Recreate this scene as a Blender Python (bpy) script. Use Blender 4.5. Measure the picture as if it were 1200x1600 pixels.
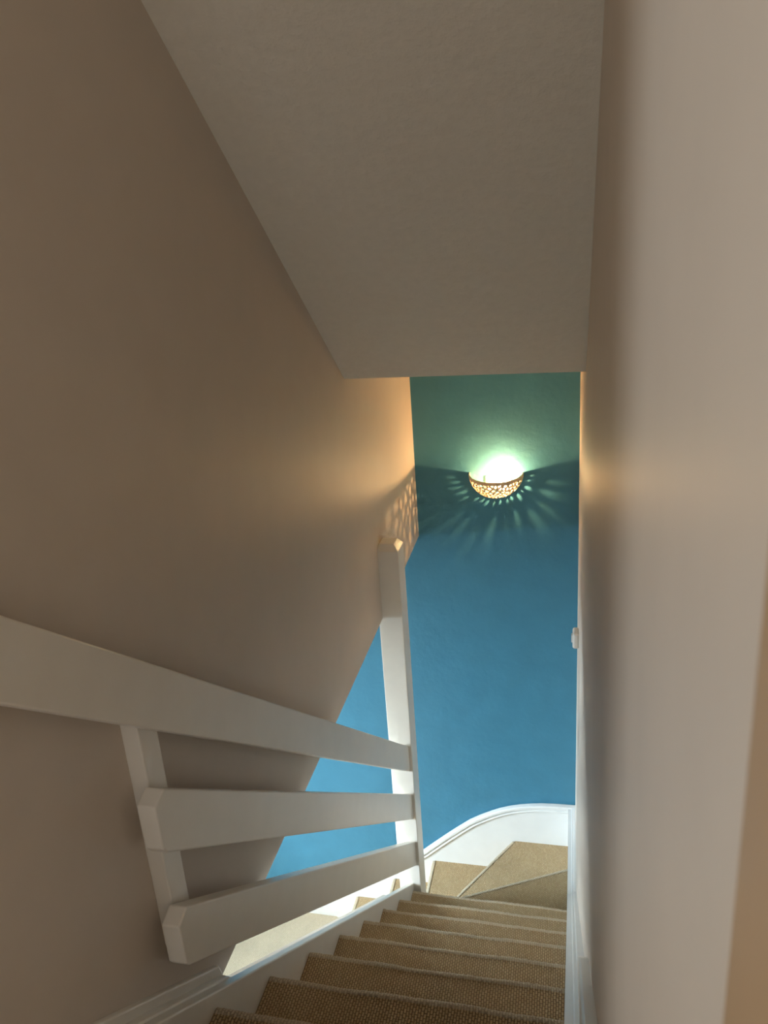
import bpy, bmesh, math, random
from mathutils import Vector, Matrix
random.seed(7)
S = bpy.context.scene
for o in list(bpy.data.objects):
    bpy.data.objects.remove(o)
C = S.collection

# ------------------------------------------------------------------ camera
ZO = 3.90                      # camera height above the hall floor (all z below are relative to the camera)
R = [[0.97350600, 0.21791750, -0.06926784],
     [-0.00874540, 0.33818914, 0.94103753],
     [-0.22849417, 0.91549990, -0.33113493]]
cam = bpy.data.cameras.new('camera')
cam.sensor_fit = 'VERTICAL'; cam.sensor_height = 36.0; cam.sensor_width = 27.0
cam.lens = 1252.58 / 1600 * 36
cam.clip_start = 0.005; cam.clip_end = 100
cam.dof.use_dof = True; cam.dof.focus_distance = 2.6; cam.dof.aperture_fstop = 11.0
co = bpy.data.objects.new('camera', cam); C.objects.link(co)
co.matrix_world = Matrix(((R[0][0], R[1][0], -R[2][0], 0), (R[0][1], R[1][1], -R[2][1], 0),
                          (R[0][2], R[1][2], -R[2][2], ZO), (0, 0, 0, 1)))
S.camera = co

# ------------------------------------------------------------------ world, daylight, exposure
S.view_settings.view_transform = 'Standard'
S.view_settings.look = 'None'
S.view_settings.gamma = 1.0
S.view_settings.use_curve_mapping = False
S.view_settings.exposure = 0.56
w = bpy.data.worlds.new('world'); S.world = w; w.use_nodes = True
w.node_tree.nodes['Background'].inputs[0].default_value = (0.62, 0.78, 1.0, 1)
w.node_tree.nodes['Background'].inputs[1].default_value = 1.0

def area(name, loc, target, sx, sy, power, col):
    l = bpy.data.lights.new(name, 'AREA'); l.shape = 'RECTANGLE'
    l.size = sx; l.size_y = sy; l.energy = power; l.color = col
    o = bpy.data.objects.new(name, l); C.objects.link(o)
    o.location = (loc[0], loc[1], loc[2] + ZO)
    d = Vector(target) - Vector(loc)
    o.rotation_euler = d.to_track_quat('-Z', 'Y').to_euler()
    return o
# daylight through the hall window (left wall of the hall) and the landing window
area('hall_window_daylight', (-3.7, 1.9, -0.95), (-2.7, 2.1, -1.6), 2.6, 2.2, 980, (0.74, 0.90, 1.0))
area('landing_window_daylight', (-2.62, -1.0, -0.05), (0.0, -0.2, -0.2), 0.9, 1.1, 16, (0.92, 0.99, 1.0))
area('landing_rear_fill', (-0.62, -2.48, 0.0), (-0.45, 0.0, 0.05), 0.9, 1.1, 7.5, (0.97, 1.0, 0.97))  # added unseen fill from behind to brighten the soffit

# ------------------------------------------------------------------ measured geometry
TA = 0.80818622                # tan of the stair pitch
XL, XR = -0.6796, -0.0064      # inner faces of the two stringers
Y0, Z0 = 2.7474, -2.7985       # lowest nosing of the straight flight
G, H = 0.2415, 0.19518
XW = -0.7265                   # face of the left wall
YB = 3.575                     # face of the blue wall
YS = 3.555                     # face of the skirting on it
FL = -3.90                     # hall floor
TOP = 1.30                     # landing ceiling
LAND = Z0 + 8 * H
def pl(y): return Z0 + (Y0 - y) * TA
def xr(y): return 0.055 - 0.007 * y      # face of the right wall

# ------------------------------------------------------------------ materials
def nt(name):
    m = bpy.data.materials.new(name); m.use_nodes = True
    n = m.node_tree.nodes; return m, n, m.node_tree.links, n['Principled BSDF']
def plaster(name, col, var=0.04, bump=0.15, rough=0.75, scale=9.0, fine=120.0, spec=0.3):
    m, n, L, b = nt(name)
    tc = n.new('ShaderNodeTexCoord')
    a = n.new('ShaderNodeTexNoise'); a.inputs['Scale'].default_value = scale; a.inputs['Detail'].default_value = 6
    f = n.new('ShaderNodeTexNoise'); f.inputs['Scale'].default_value = fine; f.inputs['Detail'].default_value = 3
    L.new(tc.outputs['Object'], a.inputs['Vector']); L.new(tc.outputs['Object'], f.inputs['Vector'])
    r = n.new('ShaderNodeValToRGB')
    r.color_ramp.elements[0].position = 0.3; r.color_ramp.elements[1].position = 0.7
    r.color_ramp.elements[0].color = tuple(c * (1 - var) for c in col) + (1,)
    r.color_ramp.elements[1].color = tuple(min(1, c * (1 + var)) for c in col) + (1,)
    L.new(a.outputs['Fac'], r.inputs['Fac']); L.new(r.outputs['Color'], b.inputs['Base Color'])
    mx = n.new('ShaderNodeMath'); mx.operation = 'MULTIPLY_ADD'; mx.inputs[1].default_value = 0.12
    L.new(f.outputs['Fac'], mx.inputs[0]); L.new(a.outputs['Fac'], mx.inputs[2])
    bp = n.new('ShaderNodeBump'); bp.inputs['Strength'].default_value = bump; bp.inputs['Distance'].default_value = 0.02
    L.new(mx.outputs[0], bp.inputs['Height']); L.new(bp.outputs['Normal'], b.inputs['Normal'])
    b.inputs['Roughness'].default_value = rough
    b.inputs['Specular IOR Level'].default_value = spec
    return m
def paint(name, col, rough=0.35, bump=0.05):
    return plaster(name, col, 0.02, bump, rough, 14.0, 60.0, 0.45)
def carpet(name, c1=(0.68, 0.51, 0.295), c2=(0.58, 0.41, 0.22), c3=(0.27, 0.165, 0.065)):
    m, n, L, b = nt(name)
    tc = n.new('ShaderNodeTexCoord'); sp = n.new('ShaderNodeSeparateXYZ'); cb = n.new('ShaderNodeCombineXYZ')
    L.new(tc.outputs['Object'], sp.inputs[0])
    sub = n.new('ShaderNodeMath'); sub.operation = 'SUBTRACT'
    L.new(sp.outputs['Y'], sub.inputs[0]); L.new(sp.outputs['Z'], sub.inputs[1])
    L.new(sub.outputs[0], cb.inputs['X']); L.new(sp.outputs['X'], cb.inputs['Y'])
    ns = n.new('ShaderNodeTexNoise'); ns.inputs['Scale'].default_value = 60
    L.new(cb.outputs[0], ns.inputs['Vector'])
    ad = n.new('ShaderNodeVectorMath'); ad.operation = 'MULTIPLY_ADD'
    ad.inputs[1].default_value = (0.004, 0.004, 0.0)
    L.new(ns.outputs['Color'], ad.inputs[0]); L.new(cb.outputs[0], ad.inputs[2])
    br = n.new('ShaderNodeTexBrick'); br.offset = 0.5; br.inputs['Scale'].default_value = 1.0
    br.inputs['Brick Width'].default_value = 0.0115; br.inputs['Row Height'].default_value = 0.0065
    br.inputs['Mortar Size'].default_value = 0.0018; br.inputs['Mortar Smooth'].default_value = 1.0
    br.inputs['Color1'].default_value = c1 + (1,); br.inputs['Color2'].default_value = c2 + (1,)
    br.inputs['Mortar'].default_value = c3 + (1,)
    L.new(ad.outputs[0], br.inputs['Vector'])
    n2 = n.new('ShaderNodeTexNoise'); n2.inputs['Scale'].default_value = 7; n2.inputs['Detail'].default_value = 4
    L.new(tc.outputs['Object'], n2.inputs['Vector'])
    mr = n.new('ShaderNodeMapRange'); mr.inputs['To Min'].default_value = 0.85; mr.inputs['To Max'].default_value = 1.15
    L.new(n2.outputs['Fac'], mr.inputs['Value'])
    mu = n.new('ShaderNodeVectorMath'); mu.operation = 'SCALE'
    L.new(br.outputs['Color'], mu.inputs[0]); L.new(mr.outputs[0], mu.inputs['Scale'])
    L.new(mu.outputs[0], b.inputs['Base Color'])
    iv = n.new('ShaderNodeMath'); iv.operation = 'SUBTRACT'; iv.inputs[0].default_value = 1.0
    L.new(br.outputs['Fac'], iv.inputs[1])
    bp = n.new('ShaderNodeBump'); bp.inputs['Strength'].default_value = 0.9; bp.inputs['Distance'].default_value = 0.004
    L.new(iv.outputs[0], bp.inputs['Height']); L.new(bp.outputs['Normal'], b.inputs['Normal'])
    b.inputs['Roughness'].default_value = 0.95; b.inputs['Specular IOR Level'].default_value = 0.1
    b.inputs['Sheen Weight'].default_value = 0.15
    return m
M = {}
M['wall'] = plaster('off_white_wall_paint', (0.71, 0.615, 0.525), 0.02, 0.05, 0.55)
M['soffit'] = plaster('rough_ceiling_paint', (0.84, 0.775, 0.67), 0.02, 0.22, 0.85, 40.0, 220.0)
M['blue'] = plaster('teal_blue_wall_paint', (0.056, 0.216, 0.328), 0.05, 0.35, 0.48, 7.0, 45.0, 0.35)
M['gloss'] = paint('white_gloss_woodwork', (0.86, 0.81, 0.73), 0.3)
M['skirt'] = paint('white_skirting_paint', (0.80, 0.80, 0.78), 0.3)
M['carpet'] = carpet('woven_beige_carpet')
M['lit_carpet'] = carpet('lit_beige_carpet', (0.78, 0.66, 0.48), (0.72, 0.60, 0.42), (0.56, 0.44, 0.29))  # paler copy: nosing highlight and hall daylight put into the colour
M['tan'] = paint('tan_painted_lining', (0.50, 0.33, 0.19), 0.5)
M['ceramic'] = plaster('unglazed_ceramic', (0.72, 0.56, 0.38), 0.05, 0.1, 0.6, 60, 200)
M['plastic'] = paint('white_plastic', (0.78, 0.76, 0.72), 0.35, 0.0)
def glass_mat():
    m, n, L, b = nt('window_glass')
    out = n['Material Output']; n.remove(b)
    t = n.new('ShaderNodeBsdfTransparent'); g = n.new('ShaderNodeBsdfGlossy'); g.inputs['Roughness'].default_value = 0.02
    mx = n.new('ShaderNodeMixShader'); mx.inputs[0].default_value = 0.06
    L.new(t.outputs[0], mx.inputs[1]); L.new(g.outputs[0], mx.inputs[2]); L.new(mx.outputs[0], out.inputs[0]); return m
M['glass'] = glass_mat()
def bulb_mat():
    m, n, L, b = nt('lit_bulb_glass')
    out = n['Material Output']; n.remove(b)
    t = n.new('ShaderNodeBsdfTransparent'); e = n.new('ShaderNodeEmission')
    e.inputs[0].default_value = (1.0, 0.80, 0.50, 1); e.inputs[1].default_value = 14.0
    a = n.new('ShaderNodeAddShader')
    L.new(t.outputs[0], a.inputs[0]); L.new(e.outputs[0], a.inputs[1]); L.new(a.outputs[0], out.inputs[0]); return m
M['bulb'] = bulb_mat()

# ------------------------------------------------------------------ helpers
def obj(name, bm, mat, parent=None, smooth=False, bevel=0.0, seg=2, kind=None):
    bmesh.ops.recalc_face_normals(bm, faces=bm.faces)
    me = bpy.data.meshes.new(name); bm.to_mesh(me); bm.free()
    me.transform(Matrix.Translation((0, 0, ZO)))
    o = bpy.data.objects.new(name, me); C.objects.link(o)
    me.materials.append(M[mat])
    if smooth:
        for p in me.polygons: p.use_smooth = True
    if bevel:
        md = o.modifiers.new('bevel', 'BEVEL'); md.width = bevel; md.segments = seg
        md.limit_method = 'ANGLE'; md.angle_limit = math.radians(25); md.harden_normals = False
    if parent: o.parent = parent
    if kind: o['kind'] = kind
    return o
def tag(o, label, cat, group=None):
    o['label'] = label; o['category'] = cat
    if group: o['group'] = group
    return o
def thing(name, label, cat):
    o = bpy.data.objects.new(name, None); C.objects.link(o); o.empty_display_size = 0.1
    return tag(o, label, cat)
def add_prism(bm, pts, axis, a, b):
    """pts: 2D outline; axis 'x': (y,z) extruded a..b in x ; 'y': (x,z) ; 'z': (x,y)"""
    def P(p, t):
        return {'x': (t, p[0], p[1]), 'y': (p[0], t, p[1]), 'z': (p[0], p[1], t)}[axis]
    v0 = [bm.verts.new(P(p, a)) for p in pts]; v1 = [bm.verts.new(P(p, b)) for p in pts]
    n = len(pts)
    bm.faces.new(v0); bm.faces.new(list(reversed(v1)))
    for i in range(n):
        bm.faces.new((v0[i], v0[(i + 1) % n], v1[(i + 1) % n], v1[i]))
def prism(name, pts, axis, a, b, mat, **k):
    bm = bmesh.new(); add_prism(bm, pts, axis, a, b); return obj(name, bm, mat, **k)
def box(x0, x1, y0, y1, z0, z1): return [(y0, z0), (y1, z0), (y1, z1), (y0, z1)], 'x', x0, x1
def boxo(name, x0, x1, y0, y1, z0, z1, mat, **k):
    p, a, s, e = box(x0, x1, y0, y1, z0, z1); return prism(name, p, a, s, e, mat, **k)
ST = dict(kind='structure')

# ------------------------------------------------------------------ structure
# left wall: hangs over the hall opening, runs down to the floor nearer the landing
op = [(1.159, -1.470), (1.19, pl(1.19) - 0.03)]
prism('wall_left', [(0.30, TOP), (YB, TOP), (YB, -1.415), (2.6, -1.452), (1.165, -1.490), (1.19, pl(1.19) - 0.05), (2.765, pl(2.765) - 0.05),
                    (2.765, FL), (0.30, FL)], 'x', XW, XW - 0.10, 'wall', **ST)
# blue wall at the foot of the flight, runs on behind the hall
boxo('wall_back', -2.7, 0.16, YB, YB + 0.12, FL - 0.1, TOP, 'blue', **ST)
# right wall (slightly out of square, so built as a plan outline)
prism('wall_right', [(xr(YB + .1), YB + .1), (xr(-2.3), -2.3), (xr(-2.3) + .12, -2.3), (xr(YB + .1) + .12, YB + .1)], 'z', FL - .1, TOP, 'wall', **ST)
# sloped soffit over the flight, flat ceiling beyond its foot
SY, SZ = 2.51, -0.448
yt = SY - (TOP - SZ) / TA
prism('ceiling_sloped', [(yt, TOP), (SY, SZ), (YB + .02, SZ), (YB + .02, SZ + .12), (SY + .06, SZ + .12), (yt + .2, TOP)], 'x', XW - 0.02, 0.09, 'soffit', **ST)
boxo('ceiling_landing', -2.75, 0.12, -2.3, yt + .25, TOP, TOP + .1, 'soffit', **ST)
# landing behind the camera
boxo('floor_landing', -2.75, xr(0.3), -2.3, 0.30, LAND - .17, LAND, 'carpet', **ST)
bm = bmesh.new()
for (a, b, c, d) in ((-2.75, -1.12, LAND - .2, TOP), (-.12, .2, LAND - .2, TOP), (-1.12, -.12, LAND - .2, -.6), (-1.12, -.12, .6, TOP)):
    p, ax, s_, e_ = box(a, b, -2.42, -2.3, c, d); add_prism(bm, p, ax, s_, e_)
obj('wall_landing_rear', bm, 'wall', **ST)
boxo('wall_landing_front', -2.75, XW - .1, 0.30, 0.40, LAND - .2, TOP, 'wall', **ST)
bm = bmesh.new()
for (a, b, c, d) in ((-2.3, -1.5, LAND - .2, TOP), (-0.5, 0.4, LAND - .2, TOP), (-1.5, -0.5, LAND - .2, -.62), (-1.5, -.5, .55, TOP)):
    p, ax, s, e = box(-2.87, -2.75, a, b, c, d); add_prism(bm, p, ax, s, e)
obj('wall_landing_left', bm, 'wall', **ST)
def window(name, x, ya, yb_, za, zb):
    o = bpy.data.objects.new(name, None); C.objects.link(o); o['kind'] = 'structure'
    bm = bmesh.new()
    for (a, b, c, d) in ((ya, yb_, za, za + .05), (ya, yb_, zb - .05, zb), (ya, ya + .05, za, zb), (yb_ - .05, yb_, za, zb), ((ya + yb_) / 2 - .025, (ya + yb_) / 2 + .025, za, zb)):
        p, ax, s, e = box(x - .03, x + .03, a, b, c, d); add_prism(bm, p, ax, s, e)
    obj('window_frame', bm, 'skirt', parent=o)
    boxo('pane', x - .004, x + .004, ya + .05, (ya + yb_) / 2 - .025, za + .05, zb - .05, 'glass', parent=o)
    boxo('pane', x - .004, x + .004, (ya + yb_) / 2 + .025, yb_ - .05, za + .05, zb - .05, 'glass', parent=o)
    boxo('window_sill', x + .03, x + .16, ya - .05, yb_ + .05, za - .03, za, 'skirt', parent=o)
window('window_1', -2.81, -1.5, -.5, -.62, .55)
w3 = bpy.data.objects.new('rear_fill_window', None); C.objects.link(w3); w3['kind'] = 'structure'  # added window behind the camera, goes with the soffit fill light
bm = bmesh.new()
for (a, b, c, d) in ((-1.12, -.12, -.6, -.55), (-1.12, -.12, .55, .6), (-1.12, -1.07, -.6, .6), (-.17, -.12, -.6, .6), (-.645, -.595, -.6, .6)):
    p, ax, s_, e_ = box(a, b, -2.40, -2.34, c, d); add_prism(bm, p, ax, s_, e_)
obj('window_frame', bm, 'skirt', parent=w3)
boxo('pane', -1.07, -.645, -2.374, -2.366, -.55, .55, 'glass', parent=w3)
boxo('pane', -.595, -.17, -2.374, -2.366, -.55, .55, 'glass', parent=w3)
# hall below, on the left
boxo('floor', -2.6, XW - .1, -2.2, YB, FL - .1, FL, 'lit_carpet', **ST)  # strong daylight on the hall carpet painted in as a paler colour
boxo('floor_understair', XW - .1, 0.05, 2.7, YB, FL - .1, FL, 'carpet', **ST)
boxo('ceiling_hall', -2.6, XW - .1, -2.2, YB, -1.40, LAND - .18, 'soffit', **ST)
boxo('wall_hall_front', -2.7, XW - .1, -2.3, -2.2, FL, -1.4, 'wall', **ST)
boxo('wall_hall_right', XW - .1, XW, -2.3, 0.30, FL, -1.4, 'wall', **ST)
bm = bmesh.new()
HY0, HY1, HZ0, HZ1 = 1.25, 2.70, -2.88, -1.56
for (a, b, c, d) in ((-2.3, HY0, FL, -1.4), (HY1, YB, FL, -1.4), (HY0, HY1, FL, HZ0), (HY0, HY1, HZ1, -1.4)):
    p, ax, s, e = box(-2.7, -2.6, a, b, c, d); add_prism(bm, p, ax, s, e)
obj('wall_hall_left', bm, 'wall', **ST)
window('window_2', -2.65, HY0, HY1, HZ0, HZ1)
# warm tan lining on the right wall beside the top of the stairs
prism('trim_1', [(xr(.21) - .003, .212), (xr(-.5) - .003, -.5), (xr(-.5) + .01, -.5), (xr(.21) + .01, .212)], 'z', LAND, TOP, 'tan', **ST)

# skirting on the blue wall: follows the turn of the stairs in a curve
curve = [(xr(YB) + .02, -2.931), (-0.03, -2.932), (-0.085, -2.934), (-0.145, -2.938), (-0.206, -2.947), (-0.257, -2.957), (-0.308, -2.971), (-0.36, -2.990), (-0.411, -3.015),
         (-0.47, -3.048), (-0.529, -3.086), (-0.595, -3.141), (-0.661, -3.199), (-0.73, -3.262), (-0.798, -3.326), (-.88, -3.392), (-1.0, -3.47), (-1.20, -3.60), (-1.335, -3.68), (-1.365, -3.69)]
low = [(-1.365, FL), (xr(YB) + .02, FL)]
sk = prism('baseboard_back', curve + low, 'y', YS, YB + .01, 'skirt', **ST)
def sweep_xz(name, pts, prof, parent, mat):
    """profile (down from the top line, out from the skirting face) swept along a line in the wall plane"""
    bm = bmesh.new(); rings = []
    for i, p in enumerate(pts):
        a = Vector(pts[max(i - 1, 0)]); b = Vector(pts[min(i + 1, len(pts) - 1)])
        t = (b - a).normalized(); n = Vector((-t.y, t.x))
        if n.y > 0: n = -n
        rings.append([bm.verts.new((p[0] + n.x * d, YS - o_, p[1] + n.y * d)) for d, o_ in prof])
    for r0, r1 in zip(rings, rings[1:]):
        for k in range(len(prof)):
            q = (k + 1) % len(prof); bm.faces.new((r0[k], r0[q], r1[q], r1[k]))
    bm.faces.new(rings[0]); bm.faces.new(list(reversed(rings[-1])))
    return obj(name, bm, mat, parent=parent)
prof = [(-.006, -.012), (-.006, .010), (-.002, .016), (.010, .016), (.014, .010), (.016, .005), (.022, .005), (.024, .010), (.030, .011), (.036, .006), (.040, -.002)]
sweep_xz('moulding', curve, prof, sk, 'skirt')
boxo('baseboard_hall', -2.6, -1.365, YS + .004, YB + .005, FL, FL + .20, 'skirt', bevel=.004, **ST)
# skirting and wall string down the right wall
yk = Y0 - (-2.931 - Z0 - .042) / TA
rs = [(0.30, pl(0.30) + .042), (yk, -2.931), (YS + .01, -2.931), (YS + .01, FL), (2.75, FL), (2.75, pl(2.75) - .30), (0.30, pl(0.30) - .30)]
sr = prism('baseboard_right', rs, 'x', XR, 0.06, 'skirt', **ST)
md = [(y, z) for (y, z) in ((0.30, pl(.30) + .042), (yk, -2.931), (YS - .015, -2.931))]
for (xa, xb, hh) in ((XR + .018, 0.06, .012), (XR + .028, 0.06, .018)):
    prism('moulding', [(y, z - .01) for y, z in md] + [(y, z + hh) for y, z in reversed(md)], 'x', xa, xb, 'skirt', parent=sr, bevel=.003)
# small plain trim where the left wall meets the string
prism('trim_2', [(0.30, pl(.30) - .05), (1.172, pl(1.172) - .05), (1.172, pl(1.172) + .032), (1.15, pl(1.15) + .044), (0.30, pl(.30) + .044)], 'x', XW - .01, -.700, 'gloss', bevel=.004, **ST)
prism('trim_3', [(0.30, pl(.30) + .03), (1.165, pl(1.165) + .03), (1.15, pl(1.15) + .070), (0.30, pl(.30) + .070)], 'x', XW - .01, XW + .010, 'gloss', bevel=.004, **ST)
# upper skirting on the right wall next to the landing
prism('trim_4', [(0.30, pl(.30) + .03), (1.52, pl(1.52) + .03), (1.52, pl(1.52) + .085), (1.49, pl(1.49) + .125), (1.44, pl(1.44) + .135), (0.30, pl(.30) + .135)], 'x', .022, .06, 'gloss', bevel=.006, **ST)

# ------------------------------------------------------------------ staircase
stair = thing('staircase', 'beige woven-carpeted staircase with winder steps turning left at its foot', 'staircase')
stair.location = (0, 0, 0)
def step_profile(yn, z, depth):
    r = 0.014; pts = [(yn - depth, z - H - .002), (yn - depth, z)]
    for k in range(6):
        a = math.pi / 2 - k * math.pi / 5
        pts.append((yn - r + r * math.cos(a), z - r + r * math.sin(a)))
    pts += [(yn - .018, z - .034), (yn - .018, z - H - .002)]
    return pts
def flight_step(i):
    yn, z = Y0 - i * G, Z0 + i * H
    prof = step_profile(yn, z, G + .004 if i < 8 else yn - 0.30)
    bm = bmesh.new(); N = 28; rings = []
    ph = random.random() * 6; ph2 = random.random() * 6
    for k in range(N + 1):
        t = k / N; x = XL - .002 + (XR - XL + .004) * t
        wv = .0009 * math.sin(9 * t + ph) + .0005 * math.sin(23 * t + ph2)
        ring = []
        for q, (y, zz) in enumerate(prof):
            s = 1 if 2 <= q <= 7 else 0
            ring.append(bm.verts.new((x, y + s * wv * 1.2, zz + s * wv)))
        rings.append(ring)
    for r0, r1 in zip(rings, rings[1:]):
        for k in range(len(prof)):
            q = (k + 1) % len(prof); bm.faces.new((r0[k], r0[q], r1[q], r1[k]))
    bm.faces.new(rings[0]); bm.faces.new(list(reversed(rings[-1])))
    o = obj('carpeted_step', bm, 'carpet', parent=stair)
    for p in o.data.polygons: p.use_smooth = len(p.vertices) == 4
    o.data.set_sharp_from_angle(angle=math.radians(50))
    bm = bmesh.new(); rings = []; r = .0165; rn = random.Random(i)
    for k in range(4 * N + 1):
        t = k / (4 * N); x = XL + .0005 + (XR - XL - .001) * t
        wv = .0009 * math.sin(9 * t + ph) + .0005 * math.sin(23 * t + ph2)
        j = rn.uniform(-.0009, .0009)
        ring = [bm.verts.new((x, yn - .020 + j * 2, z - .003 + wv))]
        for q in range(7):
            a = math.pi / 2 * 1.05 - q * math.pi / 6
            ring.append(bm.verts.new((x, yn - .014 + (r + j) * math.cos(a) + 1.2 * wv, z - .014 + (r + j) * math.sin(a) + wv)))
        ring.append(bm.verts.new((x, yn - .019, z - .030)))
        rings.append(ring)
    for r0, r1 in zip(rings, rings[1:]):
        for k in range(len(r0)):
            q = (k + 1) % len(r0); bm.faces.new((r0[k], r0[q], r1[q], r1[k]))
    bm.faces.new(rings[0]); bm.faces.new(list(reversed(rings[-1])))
    obj('nosing', bm, 'lit_carpet', parent=o, smooth=True)  # fuzzy wear and its highlight, both put into the paler strip
    return o
for i in range(9): flight_step(i)
LEVEL = {1: Z0 - H, 2: Z0 - 2 * H, 3: Z0 - 3 * H, 4: -3.548, 5: -3.715, 6: FL}
def winder(pts, level, nose):
    """plan outline; nose = indices of the outline edge that is the nosing"""
    bm = bmesh.new(); z1 = LEVEL[level]
    add_prism(bm, pts, 'z', LEVEL[level + 1] - .002, z1)
    bm.edges.ensure_lookup_table()
    def key(v): return (round(v.co.x, 4), round(v.co.y, 4))
    A = tuple(round(c, 4) for c in pts[nose[0]]); B = tuple(round(c, 4) for c in pts[nose[1]])
    ed = [e for e in bm.edges if abs(e.verts[0].co.z - z1) < 1e-4 and abs(e.verts[1].co.z - z1) < 1e-4 and {key(e.verts[0]), key(e.verts[1])} == {A, B}]
    bmesh.ops.bevel(bm, geom=ed, offset=.013, segments=4, affect='EDGES')
    o = obj('winder_step', bm, 'carpet', parent=stair)
    a, b = Vector(pts[nose[0]]), Vector(pts[nose[1]]); t = (b - a).normalized(); nrm = Vector((t.y, -t.x))
    cen = sum((Vector(p) for p in pts), Vector((0, 0))) / len(pts)
    if nrm.dot(a - cen) < 0: nrm = -nrm
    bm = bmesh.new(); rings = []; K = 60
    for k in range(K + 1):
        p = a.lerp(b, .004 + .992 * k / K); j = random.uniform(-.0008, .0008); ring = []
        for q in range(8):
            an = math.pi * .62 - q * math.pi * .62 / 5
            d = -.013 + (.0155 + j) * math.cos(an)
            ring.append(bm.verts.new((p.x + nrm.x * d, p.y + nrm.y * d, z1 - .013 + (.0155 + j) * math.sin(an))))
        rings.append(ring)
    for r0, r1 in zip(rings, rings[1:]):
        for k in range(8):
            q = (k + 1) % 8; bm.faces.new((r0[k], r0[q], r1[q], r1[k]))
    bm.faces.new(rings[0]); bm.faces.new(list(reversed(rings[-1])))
    obj('nosing', bm, 'lit_carpet', parent=o, smooth=True)  # same paler strip: wear plus highlight in the colour
    return o
winder([(-.646, 2.735), (XR, 2.735), (XR, 3.190), (-.646, 2.862)], 1, (2, 3))
winder([(-.646, 2.85), (XR, 3.16), (XR, YS), (-.302, YS), (-.640, 2.985), (-.646, 2.975)], 2, (3, 4))
winder([(-.640, 2.868), (-.640, 2.96), (-.29, YS), (-.752, YS), (-.752, 2.868)], 3, (3, 4))
for lv, xa, xb in ((4, -.745, -.992), (5, -.985, -1.228)):
    winder([(xa, 2.84), (xa, YS), (xb, YS), (xb, 2.84)], lv, (2, 3))
# strings
LS = -.703
prism('string_board', [(0.30, pl(.30) - .30), (0.30, pl(.30) + .037), (2.765, pl(2.765) + .037), (2.765, pl(2.765) - .30)], 'x', XL, LS, 'gloss', parent=stair, bevel=.003)
prism('string_board', [(-.745, Z0 - 3 * H - .25), (-.745, Z0 - 3 * H + .03), (-1.25, LEVEL[5] + .02), (-1.25, FL), (-1.10, FL)], 'y', 2.80, 2.84, 'gloss', parent=stair, bevel=.003)

# ------------------------------------------------------------------ balustrade
bal = thing('stair_balustrade', 'white painted ranch-style balustrade of three sloping rails on a square newel post', 'balustrade')
px0, px1, py0, py1 = -.742, -.646, 2.762, 2.866
bm = bmesh.new(); c = .020; zt = -1.162
lv = [[bm.verts.new(p) for p in ((px0 + d, py0 + d, z), (px1 - d, py0 + d, z), (px1 - d, py1 - d, z), (px0 + d, py1 - d, z))] for z, d in ((FL, 0), (zt, 0), (zt + .026, c))]
for a, b in zip(lv, lv[1:]):
    for k in range(4): bm.faces.new((a[k], a[(k + 1) % 4], b[(k + 1) % 4], b[k]))
bm.faces.new(lv[0]); bm.faces.new(lv[-1])
obj('newel_post', bm, 'gloss', parent=bal, bevel=.0025)
RX0, RX1 = -.694, -.659
def rail(name, ob, ot, ynear, yfar=2.766, chamfer=True):
    zb = lambda y: pl(y) + ob
    ztp = lambda y: pl(y) + ot
    pts = [(ynear, zb(ynear) + .006), (ynear + .010, zb(ynear + .010)), (yfar, zb(yfar)), (yfar, ztp(yfar))]
    if chamfer: pts += [(ynear + .034, ztp(ynear + .034)), (ynear, ztp(ynear) - .040)]
    else: pts += [(ynear, ztp(ynear))]
    return prism(name, pts, 'x', RX0, RX1, 'gloss', parent=bal, bevel=.003)
rail('handrail', .642, .770, 0.42)
rail('rail', .394, .525, .955)
rail('rail', .142, .272, .955)
def upright(ya, yb_, zlo, zhi):
    return prism('short_post', [(ya, zlo), (yb_, zlo), (yb_, zhi), (ya, zhi)], 'x', XW - .001, -.6945, 'gloss', parent=bal, bevel=.003)
upright(1.000, 1.056, pl(1.03) + .19, pl(1.03) + .74)
upright(.50, .55, pl(.525) + .45, pl(.525) + .74)

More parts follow.
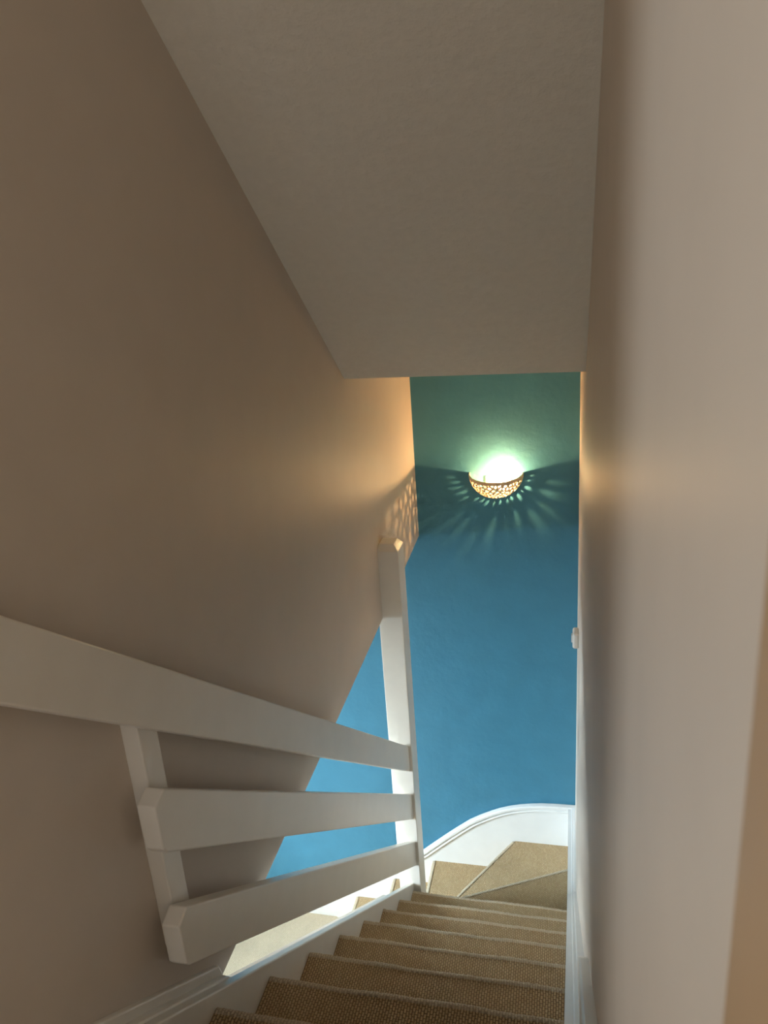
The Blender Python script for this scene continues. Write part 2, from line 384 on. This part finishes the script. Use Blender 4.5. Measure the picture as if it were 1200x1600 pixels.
# ------------------------------------------------------------------ wall lamp
LX, LZ = -.3445, -1.093
lamp = thing('wall_lamp', 'half-bowl pierced ceramic uplighter glowing warm on the blue wall', 'wall lamp')
def bowl():
    A, B, D = .126, .165, .114
    rnd = random.Random(3)
    def P(u, v, s):   # u 0..pi round the rim, v 0..pi/2 from rim to bottom
        return Vector((LX - A * s * math.cos(u) * math.cos(v), YB - B * s * math.sin(u) * math.cos(v), LZ - D * s * math.sin(v)))
    seeds = []
    tries = 0
    while len(seeds) < 150 and tries < 20000:
        tries += 1
        u = rnd.random() * math.pi; v = math.asin(rnd.random())
        p = P(u, v, 1)
        if all((p - q).length > .0135 for q in seeds): seeds.append(p)
    # rows of larger round holes close to the wall
    holes = []
    for dist, step, off, rad in ((.020, .021, .0, .0060), (.043, .023, .011, .0068), (.068, .025, .004, .0072)):
        k = dist / B; L_ = []
        for q in range(601):
            ps = math.pi * q / 600                     # run round the section parallel to the wall
            f_ = math.sqrt(1 - k * k)
            L_.append(Vector((LX - A * f_ * math.cos(ps), YB - dist, LZ - D * f_ * math.sin(ps))))
        acc = off
        for a_, b_ in zip(L_, L_[1:]):
            acc += (b_ - a_).length
            if acc >= step:
                acc -= step; holes.append((b_ + Vector((rnd.uniform(-.003, .003), rnd.uniform(-.004, .004), rnd.uniform(-.003, .003))), rad * rnd.uniform(.7, 1.15)))
    NU, NV = 190, 84
    keep = {}
    for i in range(NU):
        for j in range(NV):
            u = (i + .5) / NU * math.pi; v = (j + .5) / NV * math.pi / 2
            p = P(u, v, 1)
            solid = j < 7 or i < 5 or i > NU - 6 or j > NV - 3
            if not solid:
                d = sorted((p - q).length for q in seeds)[:2]
                solid = (d[1] - d[0]) < .0060 if YB - p.y > .082 else not any((p - c_).length < r_ for c_, r_ in holes)
            keep[i, j] = solid
    bm = bmesh.new(); cache = {}
    def V(i, j, s):
        k = (i, j, s)
        if k not in cache: cache[k] = bm.verts.new(P(i / NU * math.pi, j / NV * math.pi / 2, s))
        return cache[k]
    def g(i, j): return keep.get((i, j), False)
    for (i, j), s in keep.items():
        if not s: continue
        bm.faces.new((V(i, j, 1), V(i + 1, j, 1), V(i + 1, j + 1, 1), V(i, j + 1, 1)))
        bm.faces.new((V(i, j, .965), V(i, j + 1, .965), V(i + 1, j + 1, .965), V(i + 1, j, .965)))
        for (ni, nj, a, b) in ((i - 1, j, (i, j), (i, j + 1)), (i + 1, j, (i + 1, j), (i + 1, j + 1)), (i, j - 1, (i, j), (i + 1, j)), (i, j + 1, (i, j + 1), (i + 1, j + 1))):
            if not g(ni, nj):
                try: bm.faces.new((V(*a, 1), V(*b, 1), V(*b, .965), V(*a, .965)))
                except ValueError: pass
    return obj('pierced_bowl', bm, 'ceramic', parent=lamp)
bowl()
bx, by, bz = LX + .036, YB - .060, LZ - .022
boxo('back_plate', LX - .05, LX + .07, YB - .008, YB + .001, LZ - .085, LZ - .015, 'plastic', parent=lamp, bevel=.003)
bm = bmesh.new()
def lathe(bm, cx, cy, prof, n=24):
    rings = [[bm.verts.new((cx + r * math.cos(2 * math.pi * k / n), cy + r * math.sin(2 * math.pi * k / n), z)) for k in range(n)] for r, z in prof]
    for a, b in zip(rings, rings[1:]):
        for k in range(n): bm.faces.new((a[k], a[(k + 1) % n], b[(k + 1) % n], b[k]))
    bm.faces.new(rings[0]); bm.faces.new(rings[-1])
lathe(bm, bx, by, [(.010, bz - .042), (.013, bz - .028), (.018, bz - .012), (.020, bz), (.018, bz + .012), (.012, bz + .020), (.004, bz + .023)])
obj('bulb', bm, 'bulb', parent=lamp, smooth=True)
bm = bmesh.new(); lathe(bm, bx, by, [(.008, bz - .052), (.008, bz - .042)])
p, ax, s, e = box(bx - .003, bx + .003, by, YB - .004, bz - .050, bz - .044); add_prism(bm, p, ax, s, e)
obj('bulb_holder', bm, 'plastic', parent=lamp)
pl_ = bpy.data.lights.new('lamp_light', 'POINT'); pl_.energy = 5.7; pl_.color = (1.0, 0.57, 0.225); pl_.shadow_soft_size = .006
po = bpy.data.objects.new('lamp_light', pl_); C.objects.link(po); po.location = (bx, by, bz + ZO); po.parent = lamp

# ------------------------------------------------------------------ switch box on the right wall
sw = thing('wall_switch', 'small white rounded switch box on the wall beside the lamp', 'switch')
sy, sz = 3.22, -1.745
boxo('switch_box', xr(sy) - .026, xr(sy) + .002, sy - .036, sy + .036, sz - .037, sz + .037, 'plastic', parent=sw, bevel=.010, seg=4)
boxo('rocker', xr(sy) - .031, xr(sy) - .025, sy - .012, sy + .012, sz - .018, sz + .018, 'plastic', parent=sw, bevel=.003)
